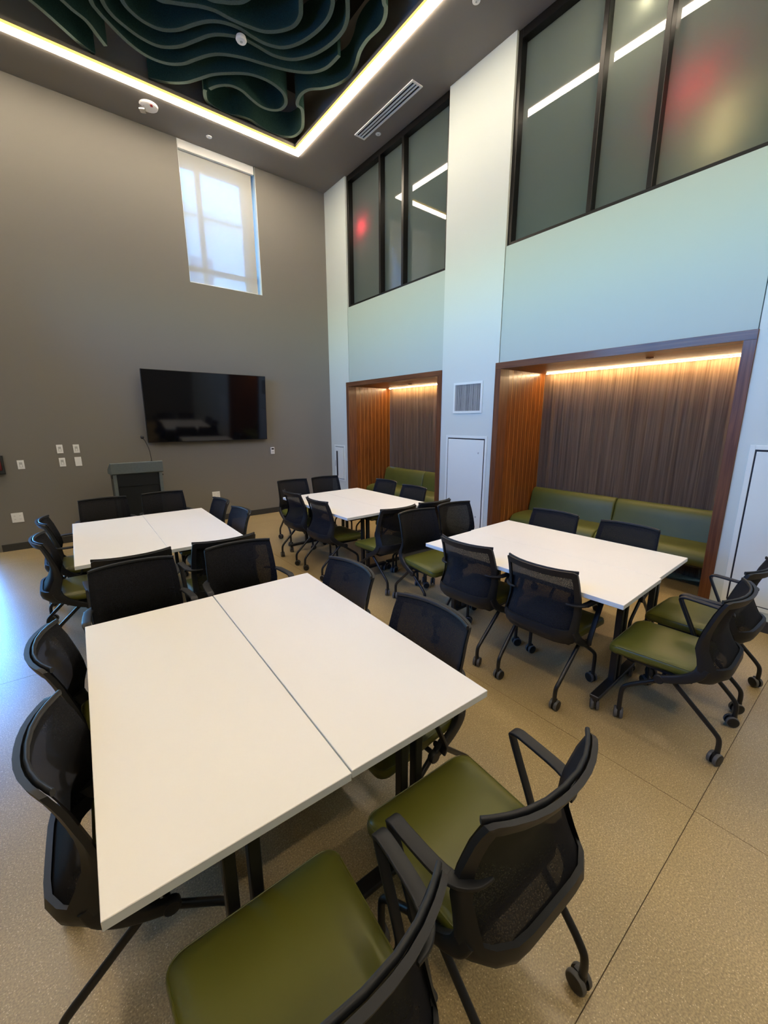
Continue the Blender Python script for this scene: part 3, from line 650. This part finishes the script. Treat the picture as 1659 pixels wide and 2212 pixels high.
# ------------------------------------------------------------------ lectern and microphone
le = thing('lectern', 'grey lectern with dark front panel standing under the television', 'lectern', (0.79, 6.72, 0))
bm = bmesh.new()   # top tray: high front band, surface sloping away to the speaker
pr = [(-0.27, 1.04), (-0.27, 1.18), (-0.262, 1.188), (-0.245, 1.188), (0.26, 1.06), (0.26, 1.0), (-0.25, 1.03)]
A = [bm.verts.new((-0.312, y, z)) for y, z in pr]; B = [bm.verts.new((0.312, y, z)) for y, z in pr]
for q in range(len(pr)): bm.faces.new((A[q], A[(q+1) % len(pr)], B[(q+1) % len(pr)], B[q]))
bm.faces.new(A[::-1]); bm.faces.new(B); bev(bm, 0.004, 1); obj('top_tray', bm, 'lectern_grey', le)
for sx in (-1, 1):
    bm = bmesh.new(); box(bm, sx*0.275-0.022, sx*0.275+0.022, -0.245, -0.19, 0.10, 1.035); bev(bm, 0.008, 2); obj('post', bm, 'lectern_grey', le, True)
    bm = bmesh.new(); lathe(bm, [(0.0, 0.009), (sx*0.014, 0.009)], axis='X', n=10, off=(sx*0.297, -0.22, 0.99)); obj('knob', bm, 'dark_slot', le)
    bm = bmesh.new(); box(bm, sx*0.275-0.012, sx*0.275+0.012, -0.18, 0.22, 0.12, 1.0); obj('side_panel', bm, 'lectern_dark', le)
    bm = bmesh.new(); box(bm, sx*0.275-0.03, sx*0.275+0.03, -0.28, 0.25, 0.06, 0.10); bev(bm, 0.006, 1); ft = obj('foot', bm, 'lectern_grey', le)
    for sy in (-0.24, 0.21):
        bm = bmesh.new(); lathe(bm, [(-0.012, 0.029), (0.012, 0.029)], axis='X', n=14, off=(sx*0.275, sy, 0.0295)); obj('caster', bm, 'dark_slot', ft)
bm = bmesh.new(); box(bm, -0.252, 0.252, -0.225, -0.205, 0.86, 1.035); obj('front_panel', bm, 'lectern_dark', le)
bm = bmesh.new(); box(bm, -0.252, 0.252, -0.215, -0.195, 0.14, 0.858); obj('lower_panel', bm, 'lectern_dark', le)
mi = thing('microphone', 'thin black gooseneck microphone rising from the lectern top', 'microphone', (0.975, 6.49, 1.185))
bm = bmesh.new(); sweep(bm, smooth_path([(0, 0, 0), (-0.004, 0, 0.08), (-0.014, 0, 0.165), (-0.045, 0, 0.27), (-0.07, 0, 0.315)], 5), circ(0.0045, 8)); obj('gooseneck', bm, 'black_steel', mi, True)
bm = bmesh.new(); lathe(bm, [(-0.022, 0.008), (-0.015, 0.018), (0.0, 0.022), (0.014, 0.019), (0.024, 0.009)], n=14, off=(-0.078, 0, 0.330)); obj('head', bm, 'bezel', mi, True)
bm = bmesh.new(); lathe(bm, [(0, 0.014), (0.010, 0.012)], n=12); obj('base', bm, 'black_steel', mi)

# ------------------------------------------------------------------ casters shared by chairs and tables
def caster_mesh(name, r=0.033):
    bm = bmesh.new()
    for s in (-1, 1):
        a, b = s*0.007, s*0.024
        prof = [(a, r*0.5), (a, r*0.97), (a+s*0.002, r), (b-s*0.005, r), (b-s*0.001, r*0.94), (b, r*0.86), (b, r*0.3)]
        lathe(bm, prof, axis='X', n=18, mis=[0, 1, 1, 1, 1, 0], off=(0, 0.010, r))
    box(bm, -0.0065, 0.0065, -0.012, 0.026, r*0.55, r*2.05)
    lathe(bm, [(r*1.7, 0.013), (r*2.15, 0.013), (r*2.6, 0.010)], n=10)
    return to_mesh(name, bm, ['chair_tube', 'tread'], True, 40)
CASTER = caster_mesh('caster')
# ------------------------------------------------------------------ chairs
def interp(tab, z):
    for (z0, v0), (z1, v1) in zip(tab, tab[1:]):
        if z <= z1:
            t = max(0.0, (z-z0)/(z1-z0)); t = t*t*(3-2*t)*0.5 + t*0.5
            return v0 + (v1-v0)*t
    return tab[-1][1]
SIDE_Y = [(0.41, -0.150), (0.47, -0.175), (0.53, -0.165), (0.61, -0.146), (0.70, -0.166), (0.80, -0.196), (0.88, -0.228)]
CENT_Y = [(0.41, -0.238), (0.46, -0.282), (0.50, -0.285), (0.56, -0.250), (0.63, -0.222), (0.72, -0.236), (0.80, -0.262), (0.88, -0.294)]
HALF_W = [(0.41, 0.234), (0.48, 0.245), (0.60, 0.242), (0.72, 0.238), (0.88, 0.230)]
def back_pt(u, z, dy=0.0):
    ys, yc = interp(SIDE_Y, z), interp(CENT_Y, z)
    ex = 2.3 + 3.6*min(1, max(0, (0.72-z)/0.22))
    return Vector((u*interp(HALF_W, z), yc + 0.006 + (ys-yc)*abs(u)**ex + dy, z))
CM = {}
# back frame: open ring, wide at the bottom
bm = bmesh.new()
us = [-1, -0.955, -0.88, -0.80, -0.6, -0.4, -0.2, 0, 0.2, 0.4, 0.6, 0.80, 0.88, 0.955, 1]
zs = [0.412, 0.424, 0.45, 0.48, 0.512, 0.55, 0.60, 0.65, 0.70, 0.75, 0.80, 0.838, 0.860, 0.872, 0.880]
G = {}
for i, u in enumerate(us):
    for j, z in enumerate(zs):
        k = {0: 0.955, 1: 0.988, len(zs)-1: 0.965, len(zs)-2: 0.992}.get(j, 1.0)
        zz = z - (0.006 if (abs(u) == 1 and j == len(zs)-1) else 0)
        G[i, j] = bm.verts.new(back_pt(u*k, zz))
for i in range(len(us)-1):
    for j in range(len(zs)-1):
        um, zm = (us[i]+us[i+1])/2, (zs[j]+zs[j+1])/2
        if abs(um) < 0.86 and 0.512 < zm < 0.838:
            continue
        bm.faces.new((G[i, j], G[i+1, j], G[i+1, j+1], G[i, j+1]))
for v in [v for v in bm.verts if not v.link_faces]: bm.verts.remove(v)
bmesh.ops.recalc_face_normals(bm, faces=bm.faces)
ex_ = bmesh.ops.extrude_face_region(bm, geom=bm.faces[:], use_keep_orig=True)
for v in [g_ for g_ in ex_['geom'] if isinstance(g_, bmesh.types.BMVert)]: v.co.y -= 0.016
CM['back_frame'] = to_mesh('back_frame', bm, 'chair_plastic', True, 50)
# mesh fabric stretched over the front
bm = bmesh.new(); G = {}
us2 = [-0.985, -0.94, -0.8, -0.6, -0.4, -0.2, 0, 0.2, 0.4, 0.6, 0.8, 0.94, 0.985]
zs2 = [0.455, 0.50, 0.55, 0.60, 0.65, 0.70, 0.75, 0.80, 0.845, 0.870, 0.882]
for i, u in enumerate(us2):
    for j, z in enumerate(zs2):
        k = 0.965 if j == len(zs2)-1 else 1.0
        dy = 0.007
        G[i, j] = bm.verts.new(back_pt(u*k, z, dy))
for i in range(len(us2)-1):
    for j in range(len(zs2)-1): bm.faces.new((G[i, j], G[i+1, j], G[i+1, j+1], G[i, j+1]))
CM['back_mesh'] = to_mesh('back_mesh', bm, 'mesh', True, 60)
# padded rim of the fabric
bm = bmesh.new()
rim = [back_pt(u, 0.876, 0.011) for u in (-0.99, -0.9, -0.75, -0.55, -0.3, 0, 0.3, 0.55, 0.75, 0.9, 0.99)]
sweep(bm, rim, lambda i: rrect(0.020, 0.012, 0.005), ref=(0, 0, 1))
CM['rim'] = to_mesh('fabric_rim', bm, 'chair_plastic', True, 50)
# seat cushion
def seat_ring(inset, z, n=6):
    out = []
    hw, y0, y1, r = 0.240, -0.185, 0.266, 0.050
    for cx, cy, a0 in ((hw-r, y1-r, 0), (-hw+r, y1-r, 90), (-hw+r, y0+r, 180), (hw-r, y0+r, 270)):
        for k in range(n):
            a = math.radians(a0 + 90*k/(n-1)); rr = r
            x, y = cx + rr*math.cos(a), cy + rr*math.sin(a)
            if y < 0: x *= 1 - 0.10*min(1, -y/0.185)
            x *= 1-inset/hw; y = 0.034 + (y-0.034)*(1-inset/0.218)
            zz = z + 0.008 - 1.1*max(0, y-0.12)**2 + 0.15*max(0, -0.08-y)**2
            out.append((x, y, zz))
    return out
bm = bmesh.new()
rings = [[bm.verts.new(p) for p in seat_ring(i_, z_)] for i_, z_ in ((0.055, 0.392), (0.012, 0.398), (0.0, 0.414), (0.0, 0.436), (0.006, 0.450), (0.020, 0.459), (0.05, 0.4635), (0.10, 0.464), (0.17, 0.4625))]
for a, b in zip(rings, rings[1:]):
    for k in range(len(a)): bm.faces.new((a[k], a[(k+1) % len(a)], b[(k+1) % len(a)], b[k]))
bm.faces.new(rings[0][::-1]); bm.faces.new(rings[-1])
CM['seat'] = to_mesh('seat', bm, 'vinyl', True, 60)
bm = bmesh.new(); P = seat_ring(0.0045, 0.4485); P = P + P[:1]
sweep(bm, P, circ(0.0028, 5), ref=(0, 0, 1), close=False); CM['piping'] = to_mesh('piping', bm, 'vinyl', True)
bm = bmesh.new(); box(bm, -0.19, 0.19, -0.15, 0.19, 0.368, 0.396); bev(bm, 0.012, 2); CM['seat_pan'] = to_mesh('seat_pan', bm, 'chair_plastic', True)
# side brackets, cross bar, legs, arms
def bracket(s):
    bm = bmesh.new()
    pts = smooth_path([(s*0.226, -0.188, 0.50), (s*0.236, -0.172, 0.46), (s*0.238, -0.125, 0.415), (s*0.238, -0.06, 0.378), (s*0.238, -0.012, 0.358)], 4)
    n = len(pts)
    sweep(bm, pts, lambda i: rrect(0.026, 0.060 - 0.022*i/(n-1), 0.008, 3)); lathe(bm, [(-0.014, 0.022), (-0.010, 0.026), (0.010, 0.026), (0.014, 0.022)], axis='X', n=14, off=(s*0.238, -0.012, 0.356))
    return to_mesh('bracket', bm, 'chair_plastic', True, 45)
def leg(s, front):
    bm = bmesh.new()
    if front: pts = [(s*0.222, -0.085, 0.395), (s*0.226, 0.02, 0.318), (s*0.231, 0.115, 0.250), (s*0.233, 0.150, 0.215), (s*0.234, 0.160, 0.172), (s*0.234, 0.160, 0.068)]
    else: pts = [(s*0.216, -0.045, 0.385), (s*0.212, -0.11, 0.325), (s*0.206, -0.262, 0.182), (s*0.203, -0.292, 0.148), (s*0.202, -0.300, 0.115), (s*0.202, -0.300, 0.068)]
    P = [Vector(p) for p in pts]; out = [P[0], P[0].lerp(P[2], 0.5)] + smooth_path(P[2:], 4)
    sweep(bm, out, circ(0.0125, 10)); return to_mesh('leg', bm, 'chair_tube', True, 50)
def arm(s):
    bm = bmesh.new()
    wing = smooth_path([(s*0.172, -0.216, 0.667), (s*0.212, -0.203, 0.665), (s*0.243, -0.170, 0.663), (s*0.258, -0.128, 0.663)], 4)
    sweep(bm, wing, lambda i: rrect(0.012, 0.008 + 0.032*min(1, i/10.0), 0.0035, 3), ref=(0, 0, 1))
    st = smooth_path([(s*0.256, -0.145, 0.663), (s*0.264, -0.09, 0.664), (s*0.271, 0.00, 0.667), (s*0.272, 0.036, 0.667), (s*0.272, 0.058, 0.654), (s*0.272, 0.053, 0.630), (s*0.270, 0.020, 0.560), (s*0.268, -0.030, 0.455), (s*0.266, -0.048, 0.405), (s*0.262, -0.040, 0.372)], 4)
    sweep(bm, st, lambda i: rrect(0.042 if i < 15 else max(0.030, 0.042-0.003*(i-14)), 0.013, 0.004, 3)); return to_mesh('armrest', bm, 'chair_plastic', True, 45)
for s in (-1, 1):
    CM['bracket', s] = bracket(s); CM['arm', s] = arm(s); CM['leg', s, 1] = leg(s, True); CM['leg', s, 0] = leg(s, False)
bm = bmesh.new(); sweep(bm, [(-0.236, -0.02, 0.358), (0.236, -0.02, 0.358)], circ(0.011, 10), ref=(0, 1, 0)); CM['cross_bar'] = to_mesh('cross_bar', bm, 'chair_tube', True)
FACE = {'+y': 0.0, '+x': -PI/2, '-y': PI, '-x': PI/2}
def chair(x, y, face, label, arms='LR', turn=0.0, group=None):
    t = thing('conference_chair', label, 'chair', (x, y, 0), FACE[face] + math.radians(turn), group or 'conference chairs around the white tables')
    st = link('seat', CM['seat'], t); link('piping', CM['piping'], st); link('seat_pan', CM['seat_pan'], t)
    bf = link('back_frame', CM['back_frame'], t); link('back_mesh', CM['back_mesh'], t); link('fabric_rim', CM['rim'], bf)
    link('cross_bar', CM['cross_bar'], t)
    for s, nm in ((-1, 'L'), (1, 'R')):
        link('bracket', CM['bracket', s], t)
        if nm in arms: link('armrest', CM['arm', s], t)
        for fr in (1, 0):
            lg = link('leg', CM['leg', s, fr], t)
            lx, ly = (s*0.234, 0.160) if fr else (s*0.202, -0.300)
            link('caster', CASTER, lg, (lx, ly, 0.0), (0, 0, random.uniform(-1.3, 1.3)))
    return t
random.seed(11)
CHAIRS = [
 # nearest table
 (0.852, 0.645, '+y', 'nearest-right chair, olive seat drawn back, standing on open floor before the nearest table', 'LR', -2),
 (0.255, 0.650, '+y', 'closest chair of all, cut by the bottom edge, olive seat at nearest table', 'R', -1),
 (0.250, 2.614, '-y', 'black mesh chair at the far side of the nearest table, left one', 'LR', 0),
 (0.894, 2.612, '-y', 'black mesh chair at the far side of the nearest table, right one', 'LR', -2),
 (1.056, 1.960, '-x', 'chair pushed under the right side of the nearest table, farther one', 'LR', 0),
 (1.040, 1.247, '-x', 'chair pushed under the right side of the nearest table, closer one', 'LR', 1),
 (0.085, 1.965, '+x', 'chair pushed under the left side of the nearest table, farther one', '', -2),
 (0.090, 1.340, '+x', 'chair pushed under the left side of the nearest table, closest to lower left', '', -2),
 # table in front of the lectern
 (0.282, 3.272, '+y', 'chair seen from behind at the lectern table, left one', 'LR', -1),
 (0.878, 3.272, '+y', 'chair seen from behind at the lectern table, right one', 'LR', -1),
 (0.295, 5.308, '-y', 'chair directly before the lectern with back to the wall, left one', 'LR', 0),
 (0.905, 5.330, '-y', 'chair directly before the lectern with back to the wall, right one', 'LR', 0),
 (1.085, 4.600, '-x', 'chair at the right side of the lectern table, nearer the wall', '', 0),
 (1.085, 3.960, '-x', 'chair at the right side of the lectern table, nearer the viewer', '', 0),
 (0.035, 4.620, '+x', 'chair at the left side of the lectern table, nearer the wall', 'LR', 0),
 (0.020, 3.920, '+x', 'chair at the left side of the lectern table, by the blue floor', '', 0),
 # table by the smaller alcove
 (2.610, 3.298, '+y', 'chair seen from behind at the small alcove table, olive seat visible, left one', '', -1),
 (3.135, 3.300, '+y', 'chair seen from behind at the small alcove table, right one', '', -2),
 (2.612, 5.296, '-y', 'chair by the grey wall at the small alcove table, left one', '', -2),
 (3.161, 5.294, '-y', 'chair by the extinguisher cabinet at the small alcove table', '', -2),
 (3.440, 4.604, '-x', 'chair in front of the small alcove bench, left one', '', 0),
 (3.380, 3.934, '-x', 'chair in front of the small alcove bench, right one', '', 0),
 (2.385, 4.588, '+x', 'chair tucked into the left side of the small alcove table, farther one', '', 0),
 (2.385, 3.962, '+x', 'chair tucked into the left side of the small alcove table, closer one', '', 0),
 # table by the larger alcove
 (2.440, 1.874, '+x', 'chair seen from behind at the large alcove table, left one', 'LR', 3),
 (2.452, 1.278, '+x', 'chair seen from behind at the large alcove table, right one', 'LR', 2),
 (2.629, 2.607, '-y', 'armless chair with olive seat beyond the large alcove table, left one', '', -1),
 (3.166, 2.624, '-y', 'chair in front of the white access door at the large alcove table', '', -3),
 (3.405, 1.968, '-x', 'chair in front of the large alcove bench, left one', '', 0),
 (3.423, 1.321, '-x', 'chair in front of the large alcove bench, right one', '', 0),
 (2.636, 0.640, '+y', 'chair drawn out on the near side of the large alcove table, full side view', 'R', 2),
 (3.225, 0.652, '+y', 'chair at right edge by the white wall, olive seat, near side of table', 'LR', -2),
]
for c_ in CHAIRS: chair(*c_)

# ------------------------------------------------------------------ tables
TW, TL, TZ, TT = 0.606, 1.524, 0.740, 0.028
bm = bmesh.new(); box(bm, -TW/2, TW/2, -TL/2, TL/2, TZ-TT, TZ)
for f in bm.faces:
    f.normal_update()
    if f.normal.z < 0.5 and f.normal.z > -0.5: f.material_index = 1
bev(bm, 0.0015, 1); TM_TOP = to_mesh('table_top', bm, ['laminate', 'edge_band'])
bm = bmesh.new(); box(bm, -0.017, 0.017, -0.018, 0.018, 0.105, TZ-TT-0.03); bev(bm, 0.003, 1); TM_POST = to_mesh('post', bm, 'black_steel')
bm = bmesh.new(); box(bm, -0.285, 0.285, -0.028, 0.028, 0.080, 0.106); bev(bm, 0.005, 1); TM_FOOT = to_mesh('foot', bm, 'black_steel')
bm = bmesh.new(); box(bm, -0.22, 0.22, -0.03, 0.03, TZ-TT-0.031, TZ-TT-0.0005); TM_BR = to_mesh('bracket', bm, 'black_steel')
bm = bmesh.new(); box(bm, -0.02, 0.02, -0.62, 0.62, TZ-TT-0.06, TZ-TT-0.032); TM_BEAM = to_mesh('beam', bm, 'black_steel')
def table(cx, cy, rot, off, label):
    t = thing('folding_table', label, 'table', (cx, cy, 0), rot, 'white folding tables set in pairs')
    link('table_top', TM_TOP, t); link('beam', TM_BEAM, t)
    for s in (-1, 1):
        yy = s*(TL/2-0.099)
        ft = link('foot', TM_FOOT, t, (0, yy, 0)); link('bracket', TM_BR, t, (0, yy, 0))
        for q in (-0.034, 0.034): link('post', TM_POST, t, (q, yy, 0))
        for q in (-0.262, 0.262): link('caster', CASTER, ft, (q, 0, 0), (0, 0, random.uniform(-1.5, 1.5)))
PAIRS = [(0.5585, 1.600, -1.6, 'nearest'), (0.580, 4.232, -1.0, 'lectern'), (2.845, 4.255, 0.8, 'small'), (2.904, 1.597, 1.6, 'large')]
TLAB = {'nearest': ('left half of the nearest white table, left of the dark seam', 'right half of the nearest white table, right of the dark seam'),
        'lectern': ('left half of the white table in front of the lectern', 'right half of the white table in front of the lectern'),
        'small': ('left half of the white table by the smaller alcove', 'right half of the white table by the smaller alcove, beside its bench'),
        'large': ('left half of the white table by the larger alcove', 'right half of the white table by the larger alcove, beside its bench')}
for cx, cy, dg, nm in PAIRS:
    a = math.radians(dg)
    for s in (0, 1):
        dx = (s-0.5)*(TW+(0.005 if nm == 'nearest' else 0.0018)); dy = 0.006*(1 if s else -1) * (1 if nm in ('large', 'lectern') else 0.4)
        table(cx + dx*math.cos(a) - dy*math.sin(a), cy + dx*math.sin(a) + dy*math.cos(a), a, 0, TLAB[nm][s])
